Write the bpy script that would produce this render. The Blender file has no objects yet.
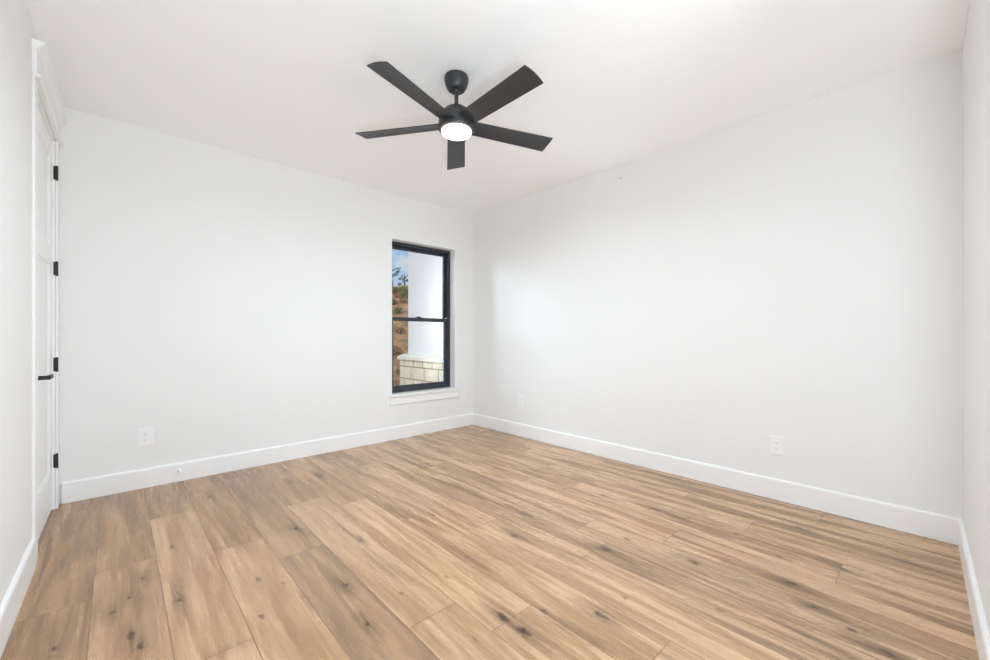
import bpy, bmesh, math, random
from mathutils import Vector, Matrix
random.seed(7)
R = math.radians
SC = bpy.context.scene
COL = SC.collection

# ------------------------------------------------------------------ camera
# world axes: +x runs along the window wall towards its right end, +y runs towards the window wall
H = 2.74
EYE = 1.155
CAM_F = 406.0 / 990.0                      # focal length / image width
cam_d = bpy.data.cameras.new('camera')
cam_d.sensor_fit = 'HORIZONTAL'
cam_d.sensor_width = 36.0
cam_d.lens = 36.0 * CAM_F
cam_d.shift_x = 0.0
cam_d.shift_y = 6.0 / 990.0
cam_d.clip_start = 0.02
cam_d.clip_end = 500
cam = bpy.data.objects.new('camera', cam_d)
COL.objects.link(cam)
cam.location = (0, 0, EYE)
# forward direction must be (0.6815, 0.7318)
cam.rotation_euler = (R(90), 0, -math.atan2(0.68146, 0.73181))
SC.camera = cam

# ------------------------------------------------------------------ exposure
SC.view_settings.view_transform = 'Standard'
SC.view_settings.look = 'None'
SC.view_settings.gamma = 1.0
SC.view_settings.use_curve_mapping = False
SC.view_settings.exposure = 0.11

SC.cycles.max_bounces = 24
SC.cycles.diffuse_bounces = 16

COOL = (0.868, 1.0, 1.120)      # daylight balance
SKY_STRENGTH = 0.74
SUN_STRENGTH = 1.6
LAMP_POWER = 28.0
LENS_EMIT = 6.0
SKY_FILL_POWER = 19.0
UP_FILL_POWER = 18.0
SIDE_POWER = 65.0
BOUNCE_POWER = 29.0

# ------------------------------------------------------------------ world: blue sky with clouds
w = bpy.data.worlds.new('sky')
SC.world = w
w.use_nodes = True
nt = w.node_tree
nt.nodes.clear()
out = nt.nodes.new('ShaderNodeOutputWorld')
bg = nt.nodes.new('ShaderNodeBackground')
tc = nt.nodes.new('ShaderNodeTexCoord')
sep = nt.nodes.new('ShaderNodeSeparateXYZ')
nt.links.new(tc.outputs['Generated'], sep.inputs[0])
ramp = nt.nodes.new('ShaderNodeValToRGB')
cr = ramp.color_ramp
cr.elements[0].position = 0.0
cr.elements[0].color = (0.80, 0.90, 1.0, 1)
cr.elements[1].position = 0.55
cr.elements[1].color = (0.16, 0.42, 0.90, 1)
e = cr.elements.new(0.20)
e.color = (0.42, 0.68, 1.0, 1)
nt.links.new(sep.outputs['Z'], ramp.inputs[0])
mp = nt.nodes.new('ShaderNodeMapping')
mp.inputs['Scale'].default_value = (7.0, 7.0, 15.0)
mp.inputs['Location'].default_value = (0.35, 0.0, 0.6)
nt.links.new(tc.outputs['Generated'], mp.inputs[0])
nz = nt.nodes.new('ShaderNodeTexNoise')
nz.inputs['Scale'].default_value = 1.5
nz.inputs['Detail'].default_value = 6
nt.links.new(mp.outputs[0], nz.inputs[0])
cl = nt.nodes.new('ShaderNodeValToRGB')
cl.color_ramp.elements[0].position = 0.48
cl.color_ramp.elements[0].color = (0, 0, 0, 1)
cl.color_ramp.elements[1].position = 0.60
cl.color_ramp.elements[1].color = (1, 1, 1, 1)
nt.links.new(nz.outputs['Fac'], cl.inputs[0])
mx = nt.nodes.new('ShaderNodeMix')
mx.data_type = 'RGBA'
mx.inputs['B'].default_value = (1.0, 1.0, 1.0, 1)
nt.links.new(cl.outputs[0], mx.inputs['Factor'])
nt.links.new(ramp.outputs[0], mx.inputs['A'])
nt.links.new(mx.outputs['Result'], bg.inputs['Color'])
bg.inputs['Strength'].default_value = SKY_STRENGTH
nt.links.new(bg.outputs[0], out.inputs[0])

# ------------------------------------------------------------------ sun and large lights
def lamp(name, kind, loc, power, color=(1, 1, 1), **kw):
    d = bpy.data.lights.new(name, kind)
    d.energy = power
    d.color = color
    for k, v in kw.items():
        setattr(d, k, v)
    o = bpy.data.objects.new(name, d)
    COL.objects.link(o)
    o.location = loc
    return o

def aim(o, direction):
    o.rotation_euler = Vector(direction).to_track_quat('-Z', 'Y').to_euler()

sun = lamp('sun', 'SUN', (0, 0, 20), SUN_STRENGTH, (1.0, 0.96, 0.90), angle=R(0.6))
aim(sun, (0.74, 0.22, -0.63))
# added area light standing in for the bright sky left of the house wing
dayl = lamp('window_sky_fill', 'AREA', (1.0, 6.3, 2.55), SKY_FILL_POWER, COOL,
            shape='RECTANGLE', size=1.5, size_y=1.2, spread=R(58))
aim(dayl, Vector((2.72, 4.25, 1.40)) - Vector((1.0, 6.3, 2.55)))
# added fill light outside, imitating ground bounce up through the window onto the ceiling
ground = lamp('window_up_fill', 'AREA', (2.40, 5.25, -0.22), UP_FILL_POWER, COOL,
              shape='RECTANGLE', size=1.3, size_y=0.7, spread=R(80))
aim(ground, Vector((2.76, 4.25, 1.55)) - Vector((2.40, 5.25, -0.22)))
# fill light added outside the made-up entry window behind the viewer
side = lamp('entry_fill', 'AREA', (0.95, -1.95, 1.36), SIDE_POWER, COOL, shape='RECTANGLE', size=1.45, size_y=1.7)
aim(side, (0.30, 1.0, 0.22))
# unseen fill light added low behind the viewer, aimed up at the ceiling
bounce = lamp('ceiling_fill', 'AREA', (0.12, -0.30, 0.85), BOUNCE_POWER, COOL,
              shape='DISK', size=0.35)
aim(bounce, (0.85, 0.05, 1.0))

# ------------------------------------------------------------------ material helpers
def new_mat(name):
    m = bpy.data.materials.new(name)
    m.use_nodes = True
    n = m.node_tree
    b = n.nodes['Principled BSDF']
    return m, n, b

def noise_bump(n, b, scale, strength, detail=4.0, dist=0.002):
    t = n.nodes.new('ShaderNodeTexCoord')
    z = n.nodes.new('ShaderNodeTexNoise')
    z.inputs['Scale'].default_value = scale
    z.inputs['Detail'].default_value = detail
    bp = n.nodes.new('ShaderNodeBump')
    bp.inputs['Strength'].default_value = strength
    bp.inputs['Distance'].default_value = dist
    n.links.new(t.outputs['Object'], z.inputs['Vector'])
    n.links.new(z.outputs['Fac'], bp.inputs['Height'])
    n.links.new(bp.outputs[0], b.inputs['Normal'])
    return z

def simple(name, rgb, rough=0.5, metal=0.0, bump=None, spec=0.5, vary=0.0):
    m, n, b = new_mat(name)
    b.inputs['Base Color'].default_value = (*rgb, 1)
    b.inputs['Roughness'].default_value = rough
    b.inputs['Metallic'].default_value = metal
    b.inputs['Specular IOR Level'].default_value = spec
    if bump:
        z = noise_bump(n, b, *bump)
        if vary:
            r = n.nodes.new('ShaderNodeMix')
            r.data_type = 'RGBA'
            r.inputs['A'].default_value = (*[c * (1 - vary) for c in rgb], 1)
            r.inputs['B'].default_value = (*[min(1, c * (1 + vary)) for c in rgb], 1)
            n.links.new(z.outputs['Fac'], r.inputs['Factor'])
            n.links.new(r.outputs['Result'], b.inputs['Base Color'])
    return m

M = {}
M['wall'] = simple('wall_paint', (0.825, 0.825, 0.818), 0.75, bump=(55, 0.22, 3.0, 0.003), spec=0.25)
M['ceiling'] = simple('ceiling_paint', (0.96, 0.96, 0.958), 0.85, bump=(45, 0.18, 3.0, 0.003), spec=0.2)
M['trim'] = simple('trim_paint', (0.875, 0.875, 0.872), 0.38, bump=(8, 0.03, 2.0, 0.002), spec=0.4)
M['door'] = simple('door_paint', (0.88, 0.88, 0.875), 0.42, bump=(10, 0.03, 2.0, 0.002), spec=0.4)
M['plastic'] = simple('white_plastic', (0.87, 0.87, 0.87), 0.3, bump=(20, 0.01), spec=0.5)
M['slot'] = simple('socket_slot', (0.30, 0.30, 0.30), 0.6, bump=(40, 0.02))
M['black'] = simple('black_hardware', (0.018, 0.018, 0.019), 0.45, bump=(60, 0.05, 3.0, 0.001))
M['frame'] = simple('charcoal_window_frame', (0.030, 0.036, 0.046), 0.42, bump=(60, 0.04, 3.0, 0.001))
M['fan_body'] = simple('matte_black_fan', (0.030, 0.030, 0.032), 0.42, bump=(150, 0.08, 3.0, 0.001))
M['fan_blade'] = simple('black_fan_blade', (0.032, 0.032, 0.035), 0.45, bump=(220, 0.25, 4.0, 0.001), vary=0.35)
M['rubber'] = simple('white_rubber', (0.62, 0.61, 0.60), 0.6, bump=(40, 0.03))
M['nail'] = simple('dark_steel', (0.06, 0.06, 0.06), 0.4, metal=0.8, bump=(60, 0.02))

# lens of the fan lamp: the one thing in the room that gives off light
m, n, b = new_mat('frosted_lamp_lens')
b.inputs['Base Color'].default_value = (0.9, 0.88, 0.84, 1)
b.inputs['Roughness'].default_value = 0.4
b.inputs['Emission Color'].default_value = (1.0, 0.93, 0.84, 1)
b.inputs['Emission Strength'].default_value = LENS_EMIT
M['lens'] = m

# window glass, thin pane
m, n, b = new_mat('window_glass')
n.nodes.remove(b)
tr = n.nodes.new('ShaderNodeBsdfTransparent')
tr.inputs[0].default_value = (0.96, 0.975, 0.97, 1)
gl = n.nodes.new('ShaderNodeBsdfGlossy')
gl.inputs['Roughness'].default_value = 0.01
fr = n.nodes.new('ShaderNodeFresnel')
fr.inputs['IOR'].default_value = 1.45
ms = n.nodes.new('ShaderNodeMixShader')
n.links.new(fr.outputs[0], ms.inputs[0])
n.links.new(tr.outputs[0], ms.inputs[1])
n.links.new(gl.outputs[0], ms.inputs[2])
n.links.new(ms.outputs[0], n.nodes['Material Output'].inputs[0])
M['glass'] = m

M['stucco'] = simple('white_stucco', (0.80, 0.79, 0.78), 0.9, bump=(38, 0.7, 5.0, 0.012), spec=0.2, vary=0.05)

# limestone veneer: irregular courses of cream blocks with tan joints
m, n, b = new_mat('limestone_veneer')
t = n.nodes.new('ShaderNodeTexCoord')
sp = n.nodes.new('ShaderNodeSeparateXYZ')
cb = n.nodes.new('ShaderNodeCombineXYZ')
ad = n.nodes.new('ShaderNodeMath')
ad.operation = 'ADD'
n.links.new(t.outputs['Object'], sp.inputs[0])
n.links.new(sp.outputs['X'], ad.inputs[0])
n.links.new(sp.outputs['Y'], ad.inputs[1])
n.links.new(ad.outputs[0], cb.inputs['X'])
n.links.new(sp.outputs['Z'], cb.inputs['Y'])
br = n.nodes.new('ShaderNodeTexBrick')
br.offset = 0.37
br.squash = 1.45
br.squash_frequency = 2
br.inputs['Scale'].default_value = 1.0
br.inputs['Brick Width'].default_value = 0.27
br.inputs['Row Height'].default_value = 0.20
br.inputs['Mortar Size'].default_value = 0.010
br.inputs['Mortar Smooth'].default_value = 0.3
br.inputs['Color1'].default_value = (0.78, 0.70, 0.55, 1)
br.inputs['Color2'].default_value = (0.68, 0.59, 0.45, 1)
br.inputs['Mortar'].default_value = (0.33, 0.22, 0.12, 1)
n.links.new(cb.outputs[0], br.inputs['Vector'])
zz = n.nodes.new('ShaderNodeTexNoise')
zz.inputs['Scale'].default_value = 14
zz.inputs['Detail'].default_value = 5
n.links.new(t.outputs['Object'], zz.inputs['Vector'])
mm = n.nodes.new('ShaderNodeMix')
mm.data_type = 'RGBA'
mm.blend_type = 'OVERLAY'
mm.inputs['Factor'].default_value = 0.45
n.links.new(br.outputs['Color'], mm.inputs['A'])
n.links.new(zz.outputs['Fac'], mm.inputs['B'])
hs = n.nodes.new('ShaderNodeHueSaturation')
hs.inputs['Saturation'].default_value = 0.9
n.links.new(mm.outputs['Result'], hs.inputs['Color'])
n.links.new(hs.outputs[0], b.inputs['Base Color'])
bp = n.nodes.new('ShaderNodeBump')
bp.inputs['Strength'].default_value = 0.6
bp.inputs['Distance'].default_value = 0.02
n.links.new(br.outputs['Fac'], bp.inputs['Height'])
bp.invert = True
n.links.new(bp.outputs[0], b.inputs['Normal'])
b.inputs['Roughness'].default_value = 0.9
M['stone'] = m
M['stone_cap'] = simple('limestone_ledge', (0.74, 0.70, 0.60), 0.9, bump=(25, 0.5, 5.0, 0.01), vary=0.08)

# dry hillside: orange soil, pale rock, dry grass
m, n, b = new_mat('hillside_soil')
t = n.nodes.new('ShaderNodeTexCoord')
z1 = n.nodes.new('ShaderNodeTexNoise')
z1.inputs['Scale'].default_value = 3.6
z1.inputs['Detail'].default_value = 8
z1.inputs['Roughness'].default_value = 0.8
n.links.new(t.outputs['Object'], z1.inputs['Vector'])
rp = n.nodes.new('ShaderNodeValToRGB')
c = rp.color_ramp
c.elements[0].position = 0.36
c.elements[0].color = (0.10, 0.055, 0.02, 1)  # shadows on the rough slope, painted in as dark brown
c.elements[1].position = 0.64
c.elements[1].color = (0.80, 0.66, 0.48, 1)
e = c.elements.new(0.45)
e.color = (0.60, 0.27, 0.09, 1)
e = c.elements.new(0.57)
e.color = (0.78, 0.42, 0.19, 1)
n.links.new(z1.outputs['Fac'], rp.inputs[0])
z2 = n.nodes.new('ShaderNodeTexNoise')
z2.inputs['Scale'].default_value = 0.9
z2.inputs['Detail'].default_value = 9
z2.inputs['Roughness'].default_value = 0.75
n.links.new(t.outputs['Object'], z2.inputs['Vector'])
r2 = n.nodes.new('ShaderNodeValToRGB')
r2.color_ramp.elements[0].position = 0.50
r2.color_ramp.elements[0].color = (0, 0, 0, 1)
r2.color_ramp.elements[1].position = 0.58
r2.color_ramp.elements[1].color = (0.85, 0.85, 0.85, 1)
n.links.new(z2.outputs['Fac'], r2.inputs[0])
m2 = n.nodes.new('ShaderNodeMix')
m2.data_type = 'RGBA'
m2.inputs['B'].default_value = (0.20, 0.145, 0.055, 1)
n.links.new(r2.outputs[0], m2.inputs['Factor'])
n.links.new(rp.outputs[0], m2.inputs['A'])
n.links.new(m2.outputs['Result'], b.inputs['Base Color'])
b.inputs['Roughness'].default_value = 1.0
bp = n.nodes.new('ShaderNodeBump')
bp.inputs['Strength'].default_value = 0.8
bp.inputs['Distance'].default_value = 0.15
n.links.new(z1.outputs['Fac'], bp.inputs['Height'])
n.links.new(bp.outputs[0], b.inputs['Normal'])
M['soil'] = m
M['leaf_green'] = simple('scrub_green', (0.22, 0.20, 0.035), 0.9, bump=(4, 0.3), vary=0.5)
M['leaf_dry'] = simple('scrub_brown', (0.42, 0.24, 0.10), 0.9, bump=(4, 0.3), vary=0.5)
M['leaf_dark'] = simple('dark_twig_leaves', (0.045, 0.042, 0.022), 0.9, bump=(4, 0.3), vary=0.4)
M['bark'] = simple('dark_bark', (0.05, 0.04, 0.035), 0.9, bump=(12, 0.4))

# ------------------------------------------------------------------ the oak plank floor material
KNOTS = [(-0.012, 2.333, 1, 0.8), (0.041, 2.417, 1, 0.7), (0.091, 2.563, 1, 0.8), (0.04, 2.099, 1.1, 0.8), (0.063, 2.008, 1.1, 0.7), (-0.165, 2.207, 1.1, 0.7), (0.492, 3.547, 1.3, 0.7), (0.192, 3.362, 1.2, 0.6), (0.222, 2.83, 1, 0.6), (0.746, 3.26, 0.8, 0.4), (1.002, 3.465, 1, 0.75), (1.043, 3.775, 1, 0.6), (1.235, 3.46, 1.2, 0.75), (1.278, 3.777, 1, 0.6), (0.784, 2.59, 1.1, 0.8), (0.199, 2.242, 1, 0.7), (0.433, 1.877, 1, 0.6), (0.491, 2.18, 1.2, 0.5), (0.774, 1.852, 1.1, 0.85), (0.572, 2.062, 0.8, 0.4), (1.656, 3.331, 0.9, 0.6), (1.492, 2.2, 0.9, 0.6), (1.967, 3.041, 1, 0.7), (2.453, 3.489, 1, 0.5), (0.734, 1.541, 1.2, 0.9), (1.011, 2.199, 1, 0.8), (0.934, 1.623, 0.8, 0.5), (1.158, 1.584, 0.8, 0.5), (1.16, 1.203, 1.6, 0.9), (1.165, 1.095, 1.7, 0.95), (1.682, 1.645, 1.1, 0.7), (0.997, 1.179, 0.8, 0.3), (3.16, 2.534, 1, 0.6), (2.665, 2.112, 0.8, 0.6), (2.582, 1.611, 0.9, 0.7), (2.622, 1.241, 1.1, 0.75), (1.94, 1.783, 0.9, 0.7), (2.194, 1.711, 0.9, 0.4), (2.78, 1.001, 1, 0.5), (3.35, 2.238, 0.8, 0.5), (1.466, 0.935, 1.4, 0.7), (1.936, 1.192, 1.4, 0.9), (2.123, 1.18, 0.9, 0.6), (2.155, 0.822, 1.3, 0.7), (1.643, 0.919, 0.9, 0.5), (1.313, 1.108, 1, 0.6), (1.859, 0.61, 0.9, 0.5), (2.645, 0.765, 0.9, 0.6), (3.007, 0.542, 1.1, 0.75), (2.305, 0.442, 1.2, 0.9), (2.172, 0.344, 1.2, 0.85), (2.538, 0.544, 0.9, 0.6), (2.63, 0.278, 1.0, 0.8), (2.797, 0.122, 0.7, 0.4), (2.111, 0.207, 1.2, 0.7), (2.057, 0.112, 1.2, 0.8)]
STREAKS = [(-0.185, 2.328, 0.03, 0.2, 0.45), (-0.164, 2.317, 0.03, 0.191, 0.35), (0.199, 2.277, 0.028, 0.271, 0.75), (0.221, 3.664, 0.03, 0.317, 0.35), (0.496, 3.444, 0.03, 0.441, 0.3), (0.994, 2.358, 0.012, 0.189, 0.8), (0.993, 1.907, 0.05, 0.322, 0.3), (1.5, 3.241, 0.045, 0.541, 0.45), (1.966, 3.425, 0.03, 0.403, 0.5), (2.379, 3.701, 0.03, 0.31, 0.4), (-0.008, 2.315, 0.03, 0.292, 0.3), (0.061, 2.317, 0.045, 0.39, 0.4), (0.308, 1.754, 0.09, 0.05, 0.3), (0.609, 1.842, 0.018, 0.143, 0.5), (3.05, 1.551, 0.02, 0.372, 0.6), (2.293, 1.421, 0.025, 0.165, 0.6), (1.945, 1.899, 0.02, 0.175, 0.5), (2.165, 1.573, 0.05, 0.175, 0.25), (1.944, 2.046, 0.02, 0.217, 0.3), (1.314, 0.938, 0.04, 0.196, 0.6), (1.319, 1.628, 0.05, 0.296, 0.35), (1.921, 1.089, 0.03, 0.132, 0.6), (2.087, 0.803, 0.05, 0.323, 0.35), (2.151, 0.688, 0.07, 0.188, 0.4), (2.952, 0.053, 0.02, 0.187, 0.7), (2.314, 0.374, 0.018, 0.099, 0.6), (2.153, 0.21, 0.02, 0.108, 0.45), (2.083, 0.483, 0.05, 0.139, 0.4), (2.018, 0.831, 0.06, 0.232, 0.2), (2.822, 2.024, 0.02, 0.218, 0.5), (2.585, 0.832, 0.025, 0.145, 0.4), (2.612, 1.159, 0.03, 0.227, 0.45), (0.67, 3.443, 0.03, 0.419, 0.2), (2.233, 3.811, 0.03, 0.313, 0.4), (0.677, 1.543, 0.06, 0.213, 0.25), (3.30, 2.0, 0.02, 0.268, 0.4), (3.135, 1.2, 0.03, 0.333, 0.4), (3.25, 1.35, 0.02, 0.227, 0.35)]

def oak():
    m, n, b = new_mat('oak_plank')
    L = n.links
    def node(t, **kw):
        x = n.nodes.new(t)
        for k, v in kw.items():
            setattr(x, k, v)
        return x
    def math_(op, a, bb=None, clamp=False):
        x = node('ShaderNodeMath', operation=op, use_clamp=clamp)
        for i, s in enumerate((a, bb)):
            if s is None:
                continue
            if isinstance(s, (int, float)):
                x.inputs[i].default_value = s
            else:
                L.new(s, x.inputs[i])
        return x.outputs[0]
    def mixc(f, a, bb, blend='MIX'):
        x = node('ShaderNodeMix', data_type='RGBA', blend_type=blend)
        for k, s in (('Factor', f), ('A', a), ('B', bb)):
            if isinstance(s, (int, float)):
                x.inputs[k].default_value = s
            elif isinstance(s, tuple):
                x.inputs[k].default_value = (*s, 1)
            else:
                L.new(s, x.inputs[k])
        return x.outputs['Result']
    def smooth(v, lo, hi, a=0.0, z=1.0):
        x = node('ShaderNodeMapRange', interpolation_type='SMOOTHSTEP')
        L.new(v, x.inputs['Value'])
        x.inputs['From Min'].default_value = lo
        x.inputs['From Max'].default_value = hi
        x.inputs['To Min'].default_value = a
        x.inputs['To Max'].default_value = z
        return x.outputs[0]
    seed = node('ShaderNodeAttribute', attribute_name='seed').outputs['Fac']
    tone = node('ShaderNodeAttribute', attribute_name='tone').outputs['Fac']
    hue = node('ShaderNodeAttribute', attribute_name='hue').outputs['Fac']
    fig = node('ShaderNodeAttribute', attribute_name='figure').outputs['Fac']
    uv = node('ShaderNodeUVMap', uv_map='plank').outputs[0]
    edge = node('ShaderNodeUVMap', uv_map='edge').outputs[0]
    pos = node('ShaderNodeTexCoord').outputs['Object']
    # per plank offset
    cs = node('ShaderNodeCombineXYZ')
    L.new(math_('MULTIPLY', seed, 37.0), cs.inputs[0])
    L.new(math_('MULTIPLY', seed, 91.0), cs.inputs[1])
    L.new(math_('MULTIPLY', seed, 53.0), cs.inputs[2])
    va = node('ShaderNodeVectorMath', operation='ADD')
    L.new(uv, va.inputs[0])
    L.new(cs.outputs[0], va.inputs[1])
    base = va.outputs[0]
    def noise(vec, sc, scale, detail=4.0, rough=0.55, dist=0.0):
        mpn = node('ShaderNodeMapping')
        mpn.inputs['Scale'].default_value = sc
        L.new(vec, mpn.inputs[0])
        x = node('ShaderNodeTexNoise')
        x.inputs['Scale'].default_value = scale
        x.inputs['Detail'].default_value = detail
        x.inputs['Roughness'].default_value = rough
        x.inputs['Distortion'].default_value = dist
        L.new(mpn.outputs[0], x.inputs['Vector'])
        return x.outputs['Fac']
    broad = noise(base, (13.0, 0.9, 1), 1.0, 2.5, 0.55, 1.0)      # wide light / dark bands along the plank
    bands = noise(base, (45.0, 1.8, 1), 1.0, 4.0, 0.62, 1.1)      # figure
    fine = noise(base, (210.0, 8.0, 1), 1.0, 3.0, 0.65, 0.2)      # pores
    patch = noise(base, (7.0, 2.2, 1), 1.0, 3.0, 0.5, 0.8)
    light, mid, dark = (0.640, 0.412, 0.240), (0.395, 0.222, 0.106), (0.150, 0.074, 0.030)
    t1 = math_('ADD', math_('MULTIPLY', smooth(broad, 0.30, 0.70), 0.66), math_('MULTIPLY', smooth(bands, 0.25, 0.75), 0.34))
    t1 = math_('ADD', math_('MULTIPLY', math_('SUBTRACT', t1, 0.5), fig), 0.5)
    t1 = math_('ADD', t1, math_('MULTIPLY', math_('SUBTRACT', tone, 0.5), 1.1), True)
    col = mixc(smooth(t1, 0.0, 0.55), dark, mid)
    col = mixc(smooth(t1, 0.42, 1.0), col, light)
    # soften: keep dark only where the bands really dip
    
    pg = smooth(patch, 0.52, 0.75, 0.0, 0.30)
    col = mixc(pg, col, (0.30, 0.19, 0.11))
    # warm / grey cast per plank
    col = mixc(math_('MULTIPLY', hue, 0.32), col, (0.39, 0.265, 0.170))
    # pores
    col = mixc(smooth(fine, 0.50, 0.76, 0.0, 0.34), col, (0.20, 0.12, 0.065))
    col = mixc(smooth(fine, 0.42, 0.25, 0.0, 0.12), col, (0.70, 0.53, 0.37))
    streak = noise(base, (105.0, 3.2, 1), 1.0, 4.0, 0.65, 0.9)
    col = mixc(math_('MULTIPLY', smooth(streak, 0.52, 0.75, 0.0, 0.34), fig), col, (0.23, 0.135, 0.070))
    col = mixc(smooth(streak, 0.46, 0.28, 0.0, 0.18), col, (0.72, 0.53, 0.35))
    # wobble for the knots
    wob = node('ShaderNodeTexNoise')
    wob.inputs['Scale'].default_value = 26.0
    wob.inputs['Detail'].default_value = 3.0
    L.new(pos, wob.inputs['Vector'])
    wv = node('ShaderNodeVectorMath', operation='SUBTRACT')
    L.new(wob.outputs['Color'], wv.inputs[0])
    wv.inputs[1].default_value = (0.5, 0.5, 0.5)
    ws = node('ShaderNodeVectorMath', operation='MULTIPLY')
    L.new(wv.outputs[0], ws.inputs[0])
    ws.inputs[1].default_value = (0.030, 0.085, 0.0)
    wp = node('ShaderNodeVectorMath', operation='ADD')
    L.new(pos, wp.inputs[0])
    L.new(ws.outputs[0], wp.inputs[1])
    wpos = wp.outputs[0]
    def spot(u, v, su, sv, s):
        a = node('ShaderNodeVectorMath', operation='SUBTRACT')
        L.new(wpos, a.inputs[0])
        a.inputs[1].default_value = (u, v, 0)
        d = node('ShaderNodeVectorMath', operation='MULTIPLY')
        L.new(a.outputs[0], d.inputs[0])
        d.inputs[1].default_value = (1 / su, 1 / sv, 0)
        l = node('ShaderNodeVectorMath', operation='LENGTH')
        L.new(d.outputs[0], l.inputs[0])
        return smooth(l.outputs['Value'], 0.15, 1.0, s, 0.0)
    acc = None
    for (u, v, r, s) in KNOTS:
        q = spot(u, v, 0.0155 * r, 0.031 * r, min(1.0, s * 1.25))
        acc = q if acc is None else math_('MAXIMUM', acc, q)
    halo = None
    for (u, v, r, s) in KNOTS:
        if s < 0.65:
            continue
        q = spot(u, v, 0.044 * r, 0.15 * r, s * 0.9)
        halo = q if halo is None else math_('MAXIMUM', halo, q)
    for (u, v, wd, ln, s) in STREAKS:
        q = spot(u, v, wd * 1.15, ln * 1.15, min(1.0, s * 1.15))
        halo = math_('MAXIMUM', halo, q)
    grain = smooth(bands, 0.25, 0.65, 1.0, 0.45)
    halo = math_('MULTIPLY', halo, grain)
    col = mixc(halo, col, (0.080, 0.038, 0.012))
    col = mixc(acc, col, (0.062, 0.026, 0.009))
    # seams
    se = node('ShaderNodeSeparateXYZ')
    L.new(edge, se.inputs[0])
    dmin = math_('MINIMUM', se.outputs['X'], se.outputs['Y'])
    seam = smooth(dmin, 0.0006, 0.0034, 0.70, 0.0)
    col = mixc(seam, col, (0.12, 0.07, 0.04))
    L.new(col, b.inputs['Base Color'])
    rg = smooth(bands, 0.3, 0.7, 0.33, 0.25)
    L.new(rg, b.inputs['Roughness'])
    b.inputs['Specular IOR Level'].default_value = 0.80
    bp = node('ShaderNodeBump')
    bp.inputs['Strength'].default_value = 0.12
    bp.inputs['Distance'].default_value = 0.001
    hh = math_('SUBTRACT', fine, math_('MULTIPLY', seam, 2.0))
    L.new(hh, bp.inputs['Height'])
    L.new(bp.outputs[0], b.inputs['Normal'])
    return m
M['oak'] = oak()

# ------------------------------------------------------------------ mesh helpers
def add_box(bm, x0, x1, y0, y1, z0, z1, bevel=0.0, seg=2):
    g = bmesh.ops.create_cube(bm, size=1.0)
    vs = g['verts']
    for v in vs:
        v.co.x = x0 + (v.co.x + 0.5) * (x1 - x0)
        v.co.y = y0 + (v.co.y + 0.5) * (y1 - y0)
        v.co.z = z0 + (v.co.z + 0.5) * (z1 - z0)
    if bevel:
        es = list({e for v in vs for e in v.link_edges})
        bmesh.ops.bevel(bm, geom=es, offset=bevel, segments=seg, affect='EDGES', profile=0.5)
    return bm

def add_lathe(bm, prof, seg=48, center=(0, 0, 0), axis='Z', cap0=True, cap1=True):
    rings = []
    for r, z in prof:
        ring = []
        for k in range(seg):
            a = 2 * math.pi * k / seg
            p = (r * math.cos(a), r * math.sin(a), z)
            if axis == 'X':
                p = (p[2], p[0], p[1])
            elif axis == 'Y':
                p = (p[1], p[2], p[0])
            ring.append(bm.verts.new((center[0] + p[0], center[1] + p[1], center[2] + p[2])))
        rings.append(ring)
    for a, bb in zip(rings, rings[1:]):
        for k in range(seg):
            bm.faces.new((a[k], a[(k + 1) % seg], bb[(k + 1) % seg], bb[k]))
    if cap0:
        bm.faces.new(list(reversed(rings[0])))
    if cap1:
        bm.faces.new(rings[-1])
    return bm

def add_prism(bm, pts, axis, a0, a1):
    """closed outline pts (2-D) extruded along an axis"""
    def P(p, t):
        if axis == 'X':
            return (t, p[0], p[1])
        if axis == 'Y':
            return (p[0], t, p[1])
        return (p[0], p[1], t)
    A = [bm.verts.new(P(p, a0)) for p in pts]
    B = [bm.verts.new(P(p, a1)) for p in pts]
    nn = len(pts)
    bm.faces.new(A)
    bm.faces.new(list(reversed(B)))
    for k in range(nn):
        bm.faces.new((A[k], B[k], B[(k + 1) % nn], A[(k + 1) % nn]))
    return bm

def obj(name, bm, mat, parent=None, loc=None, smooth=None):
    bmesh.ops.recalc_face_normals(bm, faces=bm.faces[:])
    me = bpy.data.meshes.new(name)
    bm.to_mesh(me)
    bm.free()
    me.materials.append(M[mat])
    o = bpy.data.objects.new(name, me)
    COL.objects.link(o)
    if parent:
        o.parent = parent
    if loc:
        o.location = loc
    if smooth is not None:
        for p in me.polygons:
            p.use_smooth = True
        if smooth < 180:
            try:
                me.set_sharp_from_angle(angle=R(smooth))
            except Exception:
                pass
    return o

def empty(name, loc, rz=0.0):
    o = bpy.data.objects.new(name, None)
    COL.objects.link(o)
    o.location = loc
    o.rotation_euler = (0, 0, rz)
    o.empty_display_size = 0.1
    return o

def struct(o, label=None, cat=None):
    o['kind'] = 'structure'
    if label:
        o['label'] = label
    if cat:
        o['category'] = cat
    return o

def tag(o, label, cat, group=None, kind=None):
    o['label'] = label
    o['category'] = cat
    if group:
        o['group'] = group
    if kind:
        o['kind'] = kind
    return o

BM = bmesh.new

# ------------------------------------------------------------------ room shell
XR = 3.415          # right wall face
YB = 4.090          # window wall face
LANG = R(-0.7)      # the door wall is very slightly out of square
LORG = (-0.299, YB, 0.0)
NANG = R(0.8)       # so is the near wall
NORG = (XR, -0.117, 0.0)
ENTRY_Y = -1.65

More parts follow.
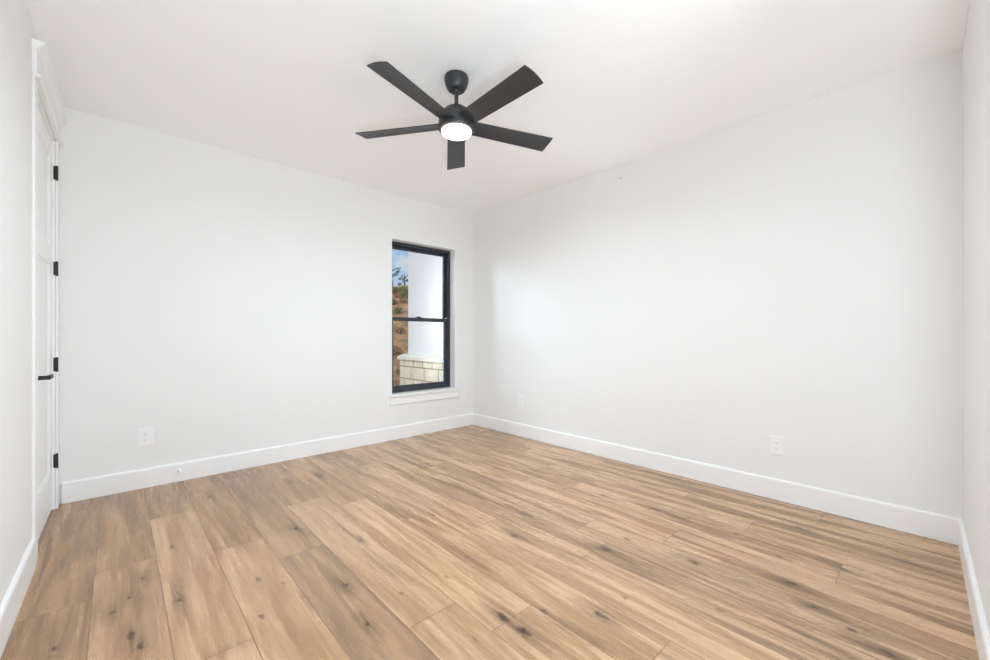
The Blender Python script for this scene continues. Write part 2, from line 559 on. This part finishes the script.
# floor: every plank is a face with its own coordinates
def build_floor():
    P, LEN, X0 = 0.2305, 1.575, -0.541
    # joint position of each row (row 0 starts at X0)
    joints = [2.0, 2.51, 2.765, 3.34, 2.607, 3.87, 2.98, 1.17, 2.25, 1.872, 1.237, 1.44, 1.022, 0.305, 0.75, 1.206, 2.05, 1.6]
    # tone by row: value below / above each joint, far to near (0 dark .. 1 light), else random
    tones = {(1, 2.51): (.50, .3), (2, 2.765): (.52, .1), (3, 3.34): (.60, .0), (4, 2.607): (.56, .0), (5, 3.87): (.40, .8),
             (6, 2.98): (.62, .4), (7, 1.17): (.62, .3), (8, 2.25): (.56, .4), (9, 1.872): (.60, .5), (10, 1.237): (.62, .5),
             (11, 1.44): (.50, .9), (12, 1.022): (.58, .4)}
    near_tone = {0: .34, 1: .40, 2: .56, 3: .68, 4: .62, 5: .42, 6: .66, 7: .70, 8: .66, 9: .66, 10: .56, 11: .60, 12: .68, 13: .66, 14: .70, 15: .62, 16: .66}
    far_tone = {0: .38, 1: .38, 2: .46, 3: .46, 4: .44, 5: .34, 6: .50, 7: .54, 8: .54, 9: .60, 10: .68, 11: .70, 12: .70, 13: .66, 14: .68, 15: .64, 16: .60}
    hues = {5: .9, 6: .5, 7: .4, 8: .4, 11: .8, 10: .7, 1: .3, 2: .2, 9: .5}
    rng = random.Random(21)
    bm = BM()
    l1 = bm.loops.layers.uv.new('plank')
    l2 = bm.loops.layers.uv.new('edge')
    recs = []
    Y0, Y1 = ENTRY_Y - 0.2, YB + 0.06
    for r, j in enumerate(joints):
        xa, xb = X0 + r * P, X0 + (r + 1) * P
        xb = min(xb, XR + 0.06)
        if xa >= XR + 0.05:
            break
        cuts = [Y0]
        k0 = math.ceil((Y0 + 0.02 - j) / LEN)
        y = j + k0 * LEN
        while y < Y1 - 0.02:
            cuts.append(y)
            y += LEN
        cuts.append(Y1)
        for a, c in zip(cuts, cuts[1:]):
            # three columns x three rows so that the distance to the seam can be stored per corner
            xm, ym = (xa + xb) / 2, (a + c) / 2
            vs = {}
            for ix, x in enumerate((xa, xm, xb)):
                for iy, yy in enumerate((a, ym, c)):
                    vs[ix, iy] = bm.verts.new((x, yy, 0))
            for ix in (0, 1):
                for iy in (0, 1):
                    q = [(ix, iy), (ix + 1, iy), (ix + 1, iy + 1), (ix, iy + 1)]
                    f = bm.faces.new([vs[t] for t in q])
                    for lp, t in zip(f.loops, q):
                        co = vs[t].co
                        lp[l1].uv = (co.x - xa, co.y - a)
                        lp[l2].uv = (0.0 if t[0] in (0, 2) else (xb - xa) / 2, 0.0 if t[1] in (0, 2) else (c - a) / 2)
            if a >= j - 0.01 and a > 1.9:
                tn = far_tone.get(r, .5)
            elif ym < j or True:
                tn = near_tone.get(r, .55) + rng.uniform(-.05, .05)
            recs.append((tn, rng.random(), hues.get(r, .15 if r < 5 else .25) + rng.uniform(-.15, .15), 4, (.62 if r <= 4 else .68 if r <= 6 else .88 if r <= 9 else 1.15)))
    me = bpy.data.meshes.new('floor')
    bm.to_mesh(me)
    bm.free()
    for nm, idx in (('tone', 0), ('seed', 1), ('hue', 2), ('figure', 4)):
        at = me.attributes.new(nm, 'FLOAT', 'FACE')
        data = []
        for rec in recs:
            data += [rec[idx]] * rec[3]
        at.data.foreach_set('value', data)
    me.materials.append(M['oak'])
    o = bpy.data.objects.new('floor', me)
    COL.objects.link(o)
    return struct(o, 'oak plank floor with dark knots')
build_floor()

bm = BM()
add_box(bm, -0.60, XR + 0.15, ENTRY_Y - 0.2, YB + 0.19, -0.16, -0.004)
struct(obj('floor_slab', bm, 'stucco'))

bm = BM()
add_box(bm, -0.60, XR + 0.15, ENTRY_Y - 0.2, YB + 0.19, H, H + 0.15)
struct(obj('ceiling', bm, 'ceiling'), 'plain white ceiling')

# window wall with its opening
WX0, WX1, WZ0, WZ1 = 2.2415, 3.119, 0.490, 2.240
WT = 0.19
bm = BM()
xs = [-0.60, WX0, WX1, XR + 0.15]
zs = [-0.05, WZ0, WZ1, H + 0.05]
for iy, y in enumerate((YB, YB + WT)):
    for i in range(3):
        for k in range(3):
            if i == 1 and k == 1:
                continue
            bm.faces.new([bm.verts.new(p) for p in ((xs[i], y, zs[k]), (xs[i + 1], y, zs[k]), (xs[i + 1], y, zs[k + 1]), (xs[i], y, zs[k + 1]))])
def quad(a, b_, c_, d):
    bm.faces.new([bm.verts.new(p) for p in (a, b_, c_, d)])
y0, y1 = YB, YB + WT
quad((WX0, y0, WZ0), (WX0, y1, WZ0), (WX0, y1, WZ1), (WX0, y0, WZ1))
quad((WX1, y0, WZ0), (WX1, y1, WZ0), (WX1, y1, WZ1), (WX1, y0, WZ1))
quad((WX0, y0, WZ1), (WX1, y0, WZ1), (WX1, y1, WZ1), (WX0, y1, WZ1))
quad((WX0, y0, WZ0), (WX1, y0, WZ0), (WX1, y1, WZ0), (WX0, y1, WZ0))
X0, X1, Z0, Z1 = xs[0], xs[3], zs[0], zs[3]
quad((X0, y0, Z0), (X0, y1, Z0), (X0, y1, Z1), (X0, y0, Z1))
quad((X1, y0, Z0), (X1, y1, Z0), (X1, y1, Z1), (X1, y0, Z1))
quad((X0, y0, Z1), (X1, y0, Z1), (X1, y1, Z1), (X0, y1, Z1))
quad((X0, y0, Z0), (X1, y0, Z0), (X1, y1, Z0), (X0, y1, Z0))
bmesh.ops.remove_doubles(bm, verts=bm.verts[:], dist=1e-5)
struct(obj('wall_back', bm, 'wall'), 'white wall with the window')

bm = BM()
add_box(bm, XR, XR + 0.15, ENTRY_Y - 0.2, YB, -0.05, H)
struct(obj('wall_right', bm, 'wall'), 'long plain white wall on the right')

# near wall (edge on at the right of the view): from the right wall to the entry opening
NL = 1.60
bm = BM()
add_box(bm, -NL, 0.02, -0.12, 0.0, 0.0, H)
o = obj('wall_near', bm, 'wall')
o.location = NORG
o.rotation_euler = (0, 0, NANG)
struct(o, 'near wall at the right edge of the view')

# left wall (edge on) with the door opening, local frame: x into the room, -y away from the window wall
DS0, DS1, DZ = 0.112, 0.925, 2.447        # door leaf: distance from the window wall, and height
bm = BM()
SL = YB - ENTRY_Y + 0.1
for (s0, s1, z0, z1) in ((-0.10, DS0 - 0.016, 0, H), (DS0 - 0.016, DS1 + 0.016, DZ + 0.016, H), (DS1 + 0.016, SL, 0, H)):
    add_box(bm, -0.12, 0.0, -s1, -s0, z0, z1)
o = obj('wall_left', bm, 'wall')
o.location = LORG
o.rotation_euler = (0, 0, LANG)
struct(o, 'left wall with the white door')

NX0, NX1, NZ0, NZ1 = 0.20, 1.70, 0.49, 2.24      # made-up window of the entry, added to let in fill light
bm = BM()
for (xa, xb, za_, zb_) in ((-0.60, NX0, 0, H), (NX1, XR + 0.15, 0, H), (NX0, NX1, 0, NZ0), (NX0, NX1, NZ1, H)):
    add_box(bm, xa, xb, ENTRY_Y - 0.12, ENTRY_Y, za_, zb_)
struct(obj('wall_entry', bm, 'wall'))
bm = BM()
add_box(bm, 1.815, 1.935, ENTRY_Y, -0.262, 0, H)
struct(obj('wall_hall', bm, 'wall'))

# ------------------------------------------------------------------ baseboards
BH, BT = 0.145, 0.016
def base_profile(d):
    # d = +1: thickness grows along +first axis
    return [(0, 0), (d * BT, 0), (d * BT, BH - 0.012), (d * (BT - 0.004), BH - 0.003), (d * (BT - 0.010), BH), (0, BH)]
bm = BM()
add_prism(bm, [(YB - t, z) for t, z in base_profile(1)], 'X', -0.278, XR)
struct(obj('baseboard_back', bm, 'trim'), 'white baseboard under the window')
bm = BM()
add_prism(bm, [(XR - t, z) for t, z in base_profile(1)], 'Y', -0.115, YB - BT)
struct(obj('baseboard_right', bm, 'trim'))
bm = BM()
add_prism(bm, base_profile(1), 'X', -NL, -BT)
o = obj('baseboard_near', bm, 'trim')
o.location = NORG
o.rotation_euler = (0, 0, NANG)
struct(o)
bm = BM()
add_prism(bm, base_profile(1), 'Y', -(YB - ENTRY_Y), -(DS1 + 0.104))
o = obj('baseboard_left', bm, 'trim')
o.location = LORG
o.rotation_euler = (0, 0, LANG)
struct(o)

# ------------------------------------------------------------------ door, casing and header on the left wall
def lframe(o):
    o.location = LORG
    o.rotation_euler = (0, 0, LANG)
    return o

CT = 0.011
bm = BM()
add_box(bm, 0.0, CT, -(DS0 - 0.006), -0.014, 0, DZ + 0.012, 0.002)
struct(lframe(obj('trim_1', bm, 'trim')), 'flat white door casing beside the hinges')
bm = BM()
add_box(bm, 0.0, CT, -(DS1 + 0.100), -(DS1 + 0.006), 0, DZ + 0.012, 0.002)
struct(lframe(obj('trim_2', bm, 'trim')), 'flat white door casing on the lever side')
# header: bead, frieze board and crown cap
bm = BM()
add_box(bm, 0.0, 0.030, -(DS1 + 0.104), -0.004, DZ + 0.012, DZ + 0.032, 0.006)
add_box(bm, 0.0, 0.017, -(DS1 + 0.100), -0.014, DZ + 0.032, DZ + 0.160, 0.0015)
prof = [(0, DZ + 0.150), (0.020, DZ + 0.150), (0.024, DZ + 0.158), (0.034, DZ + 0.172), (0.044, DZ + 0.180), (0.046, DZ + 0.196), (0, DZ + 0.196)]
add_prism(bm, prof, 'Y', -(DS1 + 0.105), -0.002)
struct(lframe(obj('trim_3', bm, 'trim')), 'white door header with a crown cap')
# jambs
bm = BM()
add_box(bm, -0.12, -0.001, -(DS0 - 0.0015), -(DS0 - 0.016), 0, DZ + 0.016)
add_box(bm, -0.12, -0.001, -(DS1 + 0.016), -(DS1 + 0.0015), 0, DZ + 0.016)
add_box(bm, -0.12, -0.001, -(DS1 + 0.004), -(DS0 - 0.004), DZ + 0.002, DZ + 0.016)
o = struct(lframe(obj('trim_4', bm, 'trim')), 'white door jamb')

door = empty('door_1', LORG, LANG)
struct(door, 'tall white panelled door with four black hinges and a black lever', 'door')
DF = -0.016          # room face of the leaf
bm = BM()
st = 0.105
rails = [0.004, 0.262, 1.62, 1.74, DZ - 0.125, DZ]     # bottom rail, lock rail, top rail edges
add_box(bm, DF - 0.036, DF - 0.008, -DS1, -DS0, 0.004, DZ)                              # core with the recessed panels
add_box(bm, DF - 0.012, DF, -(DS0 + st), -DS0, 0.004, DZ, 0.0015)
add_box(bm, DF - 0.012, DF, -DS1, -(DS1 - st), 0.004, DZ, 0.0015)
for a, c in ((0.004, 0.262), (1.62, 1.74), (DZ - 0.125, DZ)):
    add_box(bm, DF - 0.012, DF - 0.0004, -(DS1 - st), -(DS0 + st), a, c, 0.0015)
obj('leaf', bm, 'door', door)
for k in range(2):
    a, c = ((0.262, 1.62), (1.74, DZ - 0.125))[k]
    bm = BM()
    s0, s1 = DS0 + st, DS1 - st
    mw = 0.014
    for (sa, sb, za, zb) in ((s0, s0 + mw, a, c), (s1 - mw, s1, a, c), (s0 + mw, s1 - mw, a, a + mw), (s0 + mw, s1 - mw, c - mw, c)):
        add_box(bm, DF - 0.010, DF - 0.003, -sb, -sa, za, zb, 0.003)
    obj('panel_moulding', bm, 'door', door)
# hinges, measured heights
for hz in (2.243, 1.605, 0.965, 0.322):
    bm = BM()
    add_lathe(bm, [(0.004, -0.049), (0.0068, -0.047), (0.0072, -0.044), (0.0072, 0.044), (0.0068, 0.047), (0.004, 0.049)], 16, (0.0065, -(DS0 - 0.003), hz))
    add_box(bm, -0.010, 0.0035, -(DS0 - 0.001), -(DS0 - 0.005), hz - 0.045, hz + 0.045, 0.001)
    h = obj('hinge', bm, 'black', door, smooth=40)
    h['label'] = 'black hinge'
# lever handle
LS, LZ = DS1 - 0.060, 0.932
bm = BM()
add_lathe(bm, [(0.026, 0.0), (0.026, 0.006), (0.022, 0.010)], 32, (DF, -LS, LZ), 'X')
add_box(bm, DF + 0.009, DF + 0.066, -(LS + 0.011), -(LS - 0.011), LZ - 0.0110, LZ + 0.0110, 0.003)
add_box(bm, DF + 0.050, DF + 0.066, -(LS + 0.011), -(LS - 0.118), LZ - 0.0108, LZ + 0.0108, 0.003)
h = obj('lever_handle', bm, 'black', door, smooth=40)
h['label'] = 'black lever handle'

# ------------------------------------------------------------------ window
win = empty('window_1', (0, YB, 0))
struct(win, 'tall single-hung window with a charcoal frame', 'window')
FY = 0.100                                      # depth of the frame's room face in the opening
fw = 0.038
bm = BM()
za = WZ0 + 0.014
def ring(bm, x0, x1, z0, z1, ya, yb, wl, wr, wb, wt, bev=0.003):
    add_box(bm, x0, x0 + wl, ya, yb, z0, z1, bev)
    add_box(bm, x1 - wr, x1, ya, yb, z0, z1, bev)
    add_box(bm, x0 + wl, x1 - wr, ya, yb, z0, z0 + wb, bev)
    add_box(bm, x0 + wl, x1 - wr, ya, yb, z1 - wt, z1, bev)
ring(bm, WX0 + 0.001, WX1 - 0.001, za, WZ1 - 0.001, FY, FY + 0.085, fw, fw, 0.036, fw)
obj('window_frame', bm, 'frame', win)
# upper sash sits further out, lower sash nearer the room
ZM = 1.352
sx0, sx1 = WX0 + fw + 0.001, WX1 - fw - 0.001
bm = BM()
ring(bm, sx0, sx1, ZM - 0.020, WZ1 - fw - 0.001, FY + 0.046, FY + 0.074, 0.034, 0.034, 0.040, 0.036)
us = obj('upper_sash', bm, 'frame', win)
bm = BM()
add_box(bm, sx0 + 0.030, sx1 - 0.030, FY + 0.058, FY + 0.062, ZM + 0.016, WZ1 - fw - 0.033)
obj('pane', bm, 'glass', us)
bm = BM()
ring(bm, sx0, sx1, za + 0.036, ZM + 0.022, FY + 0.012, FY + 0.042, 0.040, 0.040, 0.040, 0.044)
ls = obj('lower_sash', bm, 'frame', win)
bm = BM()
add_box(bm, sx0 + 0.036, sx1 - 0.036, FY + 0.025, FY + 0.029, za + 0.072, ZM - 0.018)
obj('pane', bm, 'glass', ls)
bm = BM()
xc = (WX0 + WX1) / 2 - 0.01
add_box(bm, xc - 0.040, xc + 0.040, FY + 0.014, FY + 0.040, ZM + 0.021, ZM + 0.029, 0.003)
add_lathe(bm, [(0.016, 0.0), (0.016, 0.008), (0.010, 0.012)], 20, (xc, FY + 0.027, ZM + 0.028))
add_box(bm, xc - 0.030, xc + 0.006, FY + 0.008, FY + 0.020, ZM + 0.030, ZM + 0.037, 0.002)
obj('sash_lock', bm, 'frame', win, smooth=40)
for sx in (sx0 + 0.012, sx1 - 0.022):
    bm = BM()
    add_box(bm, sx, sx + 0.010, FY + 0.004, FY + 0.034, ZM + 0.022, ZM + 0.034, 0.003)
    o = obj('tilt_latch', bm, 'plastic', win)
    o['label'] = 'white tilt latch'
# stool and apron
added_win = empty('added_window_2', (0, ENTRY_Y, 0))  # unseen window, added as an opening for the entry fill light
struct(added_win, 'unseen window added in the entry behind the viewer to let in light', 'window')
bm = BM()
ring(bm, NX0 + 0.001, NX1 - 0.001, NZ0 + 0.001, NZ1 - 0.001, -0.115, -0.060, 0.045, 0.045, 0.045, 0.045)
add_box(bm, NX0 + 0.045, NX1 - 0.045, -0.110, -0.065, ZM - 0.02, ZM + 0.02)
obj('window_frame', bm, 'frame', added_win)
bm = BM()
add_box(bm, NX0 + 0.040, NX1 - 0.040, -0.090, -0.086, NZ0 + 0.04, NZ1 - 0.04)
obj('pane', bm, 'glass', added_win)
bm = BM()
add_box(bm, WX0 - 0.032, WX1 + 0.062, -0.040, 0.0, WZ0 - 0.012, WZ0 + 0.013, 0.004)
add_box(bm, WX0 + 0.0015, WX1 - 0.0015, -0.002, FY + 0.02, WZ0 - 0.0, WZ0 + 0.013, 0.001)
obj('window_sill', bm, 'trim', win)
bm = BM()
add_box(bm, WX0 - 0.022, WX1 + 0.052, -0.017, 0.0, WZ0 - 0.104, WZ0 - 0.012, 0.002)
obj('apron', bm, 'trim', win)

# ------------------------------------------------------------------ ceiling fan
FX, FYY = 1.522, 1.981
fan = empty('ceiling_fan', (FX, FYY, H))
tag(fan, 'black five-blade ceiling fan with a lit round lamp, hung from the white ceiling', 'ceiling fan')
bm = BM()
add_lathe(bm, [(0.072, 0.0), (0.074, -0.006), (0.074, -0.022), (0.066, -0.055), (0.055, -0.076), (0.046, -0.084), (0.026, -0.086)], 56)
cn = obj('canopy', bm, 'fan_body', fan, smooth=35)
bm = BM()
add_lathe(bm, [(0.024, -0.084), (0.023, -0.092), (0.017, -0.099), (0.0135, -0.102)], 32)
obj('hanger_ball', bm, 'fan_body', cn, smooth=60)
bm = BM()
add_lathe(bm, [(0.0125, -0.085), (0.0125, -0.195)], 28)
obj('downrod', bm, 'fan_body', fan, smooth=40)
bm = BM()
add_lathe(bm, [(0.020, -0.176), (0.028, -0.178), (0.032, -0.184), (0.054, -0.192), (0.074, -0.206), (0.091, -0.226), (0.102, -0.250),
               (0.108, -0.276), (0.110, -0.300), (0.110, -0.322), (0.106, -0.328), (0.097, -0.330)], 64)
obj('motor_housing', bm, 'fan_body', fan, smooth=40)
bm = BM()
add_lathe(bm, [(0.090, -0.328), (0.0915, -0.336), (0.089, -0.345), (0.079, -0.351), (0.050, -0.354), (0.012, -0.355)], 64)
lens = obj('lamp_lens', bm, 'lens', fan, smooth=70)
lens['label'] = 'glowing frosted white lamp lens'
ZBL = -0.292
for k in range(5):
    a = R(-19.2 + 72 * k)
    bm = BM()
    # blade along +x: outline with a slanted tip, cambered, pitched about its own axis
    N = 22
    r0, r1 = 0.085, 0.650
    cols = []
    for i in range(N + 1):
        f = i / N
        wd = 0.112 + 0.026 * f
        row = []
        for j in range(7):
            g = j / 6 - 0.5
            x = r0 + (r1 - r0) * f
            if f > 0.8:
                x += ((f - 0.8) / 0.2) * (-0.005 * (2 * g) ** 2)
            y = g * wd
            z = -0.004 * (1 - (2 * g) ** 2) * -1
            row.append((x, y, z))
        cols.append(row)
    pit = R(-12.5)
    th = 0.006
    def PP(p, dz):
        y, z = p[1], p[2] + dz
        return (p[0], y * math.cos(pit) - z * math.sin(pit), y * math.sin(pit) + z * math.cos(pit))
    top = [[bm.verts.new(PP(p, th / 2)) for p in row] for row in cols]
    bot = [[bm.verts.new(PP(p, -th / 2)) for p in row] for row in cols]
    for i in range(N):
        for j in range(6):
            bm.faces.new((top[i][j], top[i + 1][j], top[i + 1][j + 1], top[i][j + 1]))
            bm.faces.new((bot[i][j], bot[i][j + 1], bot[i + 1][j + 1], bot[i + 1][j]))
        bm.faces.new((top[i][0], bot[i][0], bot[i + 1][0], top[i + 1][0]))
        bm.faces.new((top[i][6], top[i + 1][6], bot[i + 1][6], bot[i][6]))
    for j in range(6):
        bm.faces.new((top[0][j], top[0][j + 1], bot[0][j + 1], bot[0][j]))
        bm.faces.new((top[N][j], bot[N][j], bot[N][j + 1], top[N][j + 1]))
    bl = obj('blade', bm, 'fan_blade', fan, (0, 0, ZBL), smooth=40)
    bl.rotation_euler = (0, 0, a)
# the lamp's own light
lp = lamp('fan_lamp_light', 'AREA', (FX, FYY, H - 0.360), LAMP_POWER, COOL, shape='DISK', size=0.15)

# ------------------------------------------------------------------ outlets
def outlet(loc, rz, label):
    t = empty('wall_outlet', loc, rz)          # local: x along the wall, -y into the room
    tag(t, label, 'outlet', 'duplex wall outlets')
    bm = BM()
    add_box(bm, -0.0425, 0.0425, -0.007, 0.0, -0.0675, 0.0675, 0.0035, 3)
    obj('cover_plate', bm, 'plastic', t)
    for s in (1, -1):
        bm = BM()
        pts = []
        for k in range(24):
            a = 2 * math.pi * k / 24
            pts.append((0.0175 * math.cos(a), max(-0.0135, min(0.0135, 0.0175 * math.sin(a)))))
        zc = s * 0.0225
        add_prism(bm, [(p[0], p[1] + zc) for p in pts], 'Y', -0.0095, -0.0065)
        rc = obj('receptacle', bm, 'plastic', t)
        for sx, hh in ((-0.0065, 0.0085), (0.0065, 0.0070)):
            bm = BM()
            add_box(bm, sx - 0.0012, sx + 0.0012, -0.0099, -0.0092, zc + 0.003 - hh / 2, zc + 0.003 + hh / 2)
            o = obj('slot', bm, 'slot', rc)
            o['label'] = 'dark slot'
        bm = BM()
        add_lathe(bm, [(0.0026, -0.0099), (0.0026, -0.0092)], 14, (0, 0, zc - 0.0075), 'Y')
        o = obj('ground_hole', bm, 'slot', rc)
        o['label'] = 'dark round hole'
    bm = BM()
    add_lathe(bm, [(0.003, -0.0085), (0.0035, -0.0065)], 16, (0, 0, 0), 'Y')
    obj('screw', bm, 'plastic', t)
    return t
outlet((0.160, YB, 0.383), 0.0, 'white duplex outlet low on the window wall near the door corner')
outlet((3.232, YB, 0.400), 0.0, 'white duplex outlet beside the right end of the window sill')
outlet((XR, 0.742, 0.381), R(-90), 'white duplex outlet low on the right wall, the one nearer the viewer')
outlet((XR, 3.225, 0.402), R(-90), 'white duplex outlet low on the right wall, the one near the far corner')

# door stop on the baseboard
ds = empty('door_stop', (0.362, YB - BT, 0.087))
tag(ds, 'small white door stop on the baseboard of the window wall', 'door stop')
bm = BM()
add_lathe(bm, [(0.012, 0.0), (0.012, -0.004), (0.008, -0.007)], 20, (0, 0, 0), 'Y')
obj('base', bm, 'plastic', ds, smooth=40)
bm = BM()
prof = [(0.0045, -0.006)]
for k in range(9):
    y = -0.010 - k * 0.005
    prof += [(0.0062, y), (0.0045, y - 0.0025)]
add_lathe(bm, prof, 16, (0, 0, 0), 'Y')
obj('spring', bm, 'rubber', ds, smooth=60)
bm = BM()
add_lathe(bm, [(0.006, -0.050), (0.010, -0.053), (0.010, -0.066), (0.007, -0.070)], 20, (0, 0, 0), 'Y')
obj('bumper', bm, 'plastic', ds, smooth=40)

# small nail high on the right wall
bm = BM()
add_lathe(bm, [(0.0022, 0.0), (0.0022, -0.010), (0.0050, -0.0105), (0.0050, -0.013), (0.003, -0.014)], 16, (0, 0, 0), 'X')
nl = obj('wall_nail', bm, 'nail', None, (XR, 1.956, 2.617), smooth=40)
tag(nl, 'tiny dark nail head high on the right wall near the ceiling', 'nail')

# ------------------------------------------------------------------ outside the window
GZ = -0.35
wing = empty('house_wing', (3.62, YB + WT, GZ))
tag(wing, 'white stucco house wall with a pale limestone base outside the window', 'wall')
WY1 = 1.77          # far end, measured from the outer face of the window wall
bm = BM()
add_box(bm, 0.0, 1.6, 0.02, WY1, 0.0, 3.6)
obj('stucco_wall', bm, 'stucco', wing)
bm = BM()
add_box(bm, -0.10, 1.7, 0.02, WY1 + 0.10, -0.2, 1.115)
obj('stone_veneer', bm, 'stone', wing)
bm = BM()
add_prism(bm, [(-0.135, 1.112), (-0.135, 1.165), (0.0, 1.20), (1.7, 1.20), (1.7, 1.112)], 'Y', 0.02, WY1 + 0.12)
obj('stone_ledge', bm, 'stone_cap', wing)

def hill(x, y):
    d = max(0.0, y * 0.84 + x * 0.45 - 9.0)
    f = min(1.0, d / 15.0)
    f = f * f * (3 - 2 * f)
    wob = 0.22 * math.sin(x * 0.9 + y * 0.35) + 0.16 * math.sin(y * 1.25 - x * 0.55) + 0.10 * math.sin(2.3 * x + 1.7 * y)
    return GZ + f * 4.25 + wob * (0.25 + f)
bm = BM()
nx, ny = 90, 90
ax0, ax1, ay0, ay1 = -16.0, 38.0, YB + WT + 0.01, 44.0
vs = [[bm.verts.new((ax0 + (ax1 - ax0) * i / nx, ay0 + (ay1 - ay0) * j / ny, 0)) for j in range(ny + 1)] for i in range(nx + 1)]
for row in vs:
    for v in row:
        z = hill(v.co.x, v.co.y)
        near = max(0.0, min(1.0, (v.co.y - 7.0) / 3.0))
        v.co.z = GZ + (z - GZ) * near
for i in range(nx):
    for j in range(ny):
        bm.faces.new((vs[i][j], vs[i + 1][j], vs[i + 1][j + 1], vs[i][j + 1]))
struct(obj('hillside', bm, 'soil', smooth=180), 'dry orange-brown hillside beyond the window')

def leaf_cloud(bm, c, rx, rz, count, size, rng):
    for _ in range(count):
        while True:
            p = Vector((rng.uniform(-1, 1), rng.uniform(-1, 1), rng.uniform(-1, 1)))
            if p.length < 1:
                break
        q = Vector(c) + Vector((p.x * rx, p.y * rx, p.z * rz))
        nrm = Vector((rng.uniform(-1, 1), rng.uniform(-1, 1), rng.uniform(-.3, 1))).normalized()
        t = nrm.orthogonal().normalized()
        s = nrm.cross(t)
        L_, W_ = size * rng.uniform(.7, 1.3), size * rng.uniform(.3, .5)
        bm.faces.new([bm.verts.new(q + v) for v in (t * L_, s * W_ + nrm * L_ * .15, -t * L_, -s * W_ + nrm * L_ * .15)])

def tube(bm, pts, radii, seg=6):
    rings = []
    for i, (p, r) in enumerate(zip(pts, radii)):
        p = Vector(p)
        d = (Vector(pts[min(i + 1, len(pts) - 1)]) - Vector(pts[max(i - 1, 0)])).normalized()
        a = d.orthogonal().normalized()
        c = d.cross(a)
        rings.append([bm.verts.new(p + (a * math.cos(2 * math.pi * k / seg) + c * math.sin(2 * math.pi * k / seg)) * r) for k in range(seg)])
    for A, B in zip(rings, rings[1:]):
        for k in range(seg):
            bm.faces.new((A[k], A[(k + 1) % seg], B[(k + 1) % seg], B[k]))

def bush(x, y, r, mat, label):
    rng = random.Random(int(x * 131 + y * 17))
    z = hill(x, y)
    t = empty('scrub_bush', (x, y, z))
    tag(t, label, 'bush', 'scrub bushes on the hillside')
    bm = BM()
    for _ in range(5):
        leaf_cloud(bm, (rng.uniform(-.4, .4) * r, rng.uniform(-.4, .4) * r, r * rng.uniform(.35, .7)), r * .55, r * .42, 60, r * .16, rng)
    obj('foliage', bm, mat, t)
    bm = BM()
    for _ in range(4):
        dx, dy = rng.uniform(-.4, .4) * r, rng.uniform(-.4, .4) * r
        tube(bm, [(0, 0, -.05), (dx * .4, dy * .4, r * .3), (dx, dy, r * .7)], [r * .05, r * .04, r * .02])
    obj('stem', bm, 'bark', t)

def tree(x, y, h, label):
    rng = random.Random(int(x * 57 + y * 23))
    z = hill(x, y)
    t = empty('bare_tree', (x, y, z))
    tag(t, label, 'tree', 'small trees on the hill crest')
    bm = BM()
    tube(bm, [(0, 0, -.1), (.03 * h, 0, .3 * h), (-.02 * h, .02 * h, .6 * h), (.02 * h, 0, h)], [.055 * h, .045 * h, .03 * h, .010 * h])
    fol = BM()
    for k in range(9):
        a = rng.uniform(0, 6.28)
        b0 = rng.uniform(.35, .85) * h
        l = rng.uniform(.22, .42) * h
        e = (math.cos(a) * l, math.sin(a) * l, b0 + l * rng.uniform(.3, .8))
        tube(bm, [(0, 0, b0), (e[0] * .5, e[1] * .5, (b0 + e[2]) / 2 + .03), e], [.026 * h, .018 * h, .008 * h])
        leaf_cloud(fol, e, .09 * h, .06 * h, 16, .045 * h, rng)
    obj('trunk', bm, 'bark', t)
    obj('foliage', fol, 'leaf_dark', t)

def along(ratio, y):                       # a point on the hill in the line of sight past the house wing
    return ratio * y, y
BUSH = [(.589, 20.2, .55, 'leaf_green', 'yellow-green bush just below the hill crest, next to the house wall'),
        (.590, 18.0, .50, 'leaf_green', 'green bush on the upper slope next to the house wall'),
        (.556, 19.6, .38, 'leaf_green', 'small olive bush high on the slope at the window edge'),
        (.572, 21.7, .20, 'leaf_dry', 'low brown shrub just below the hill crest'),
        (.552, 16.6, .30, 'leaf_green', 'small green bush in the middle of the orange slope'),
        (.575, 14.0, .30, 'leaf_dry', 'brown dry shrub halfway down the slope'),
        (.556, 12.6, .34, 'leaf_dry', 'tangled brown shrub low on the slope'),
        (.590, 12.0, .30, 'leaf_dry', 'dry shrub low on the slope next to the house wall'),
        (.553, 9.2, .26, 'leaf_dry', 'dry brown shrub at the foot of the slope'),
        (.566, 15.2, .26, 'leaf_green', 'olive shrub in the middle of the slope, clear of the window edge'),
        (.562, 17.6, .24, 'leaf_dry', 'small rusty shrub on the upper orange slope'),
        (.582, 16.4, .26, 'leaf_dry', 'rusty shrub on the upper slope near the house wall'),
        (.574, 10.6, .24, 'leaf_green', 'small dull green shrub at the foot of the slope')]
for rt, y, r, mt, lb in BUSH:
    x, yy = along(rt, y)
    bush(x, yy, r, mt, lb)
for rt, y, h, lb in ((.586, 23.6, 1.05, 'dark thin tree standing on the hill crest near the house wall'),
                     (.547, 23.5, 1.45, 'thin tree on the hill crest cut by the window edge')):
    x, yy = along(rt, y)
    tree(x, yy, h, lb)
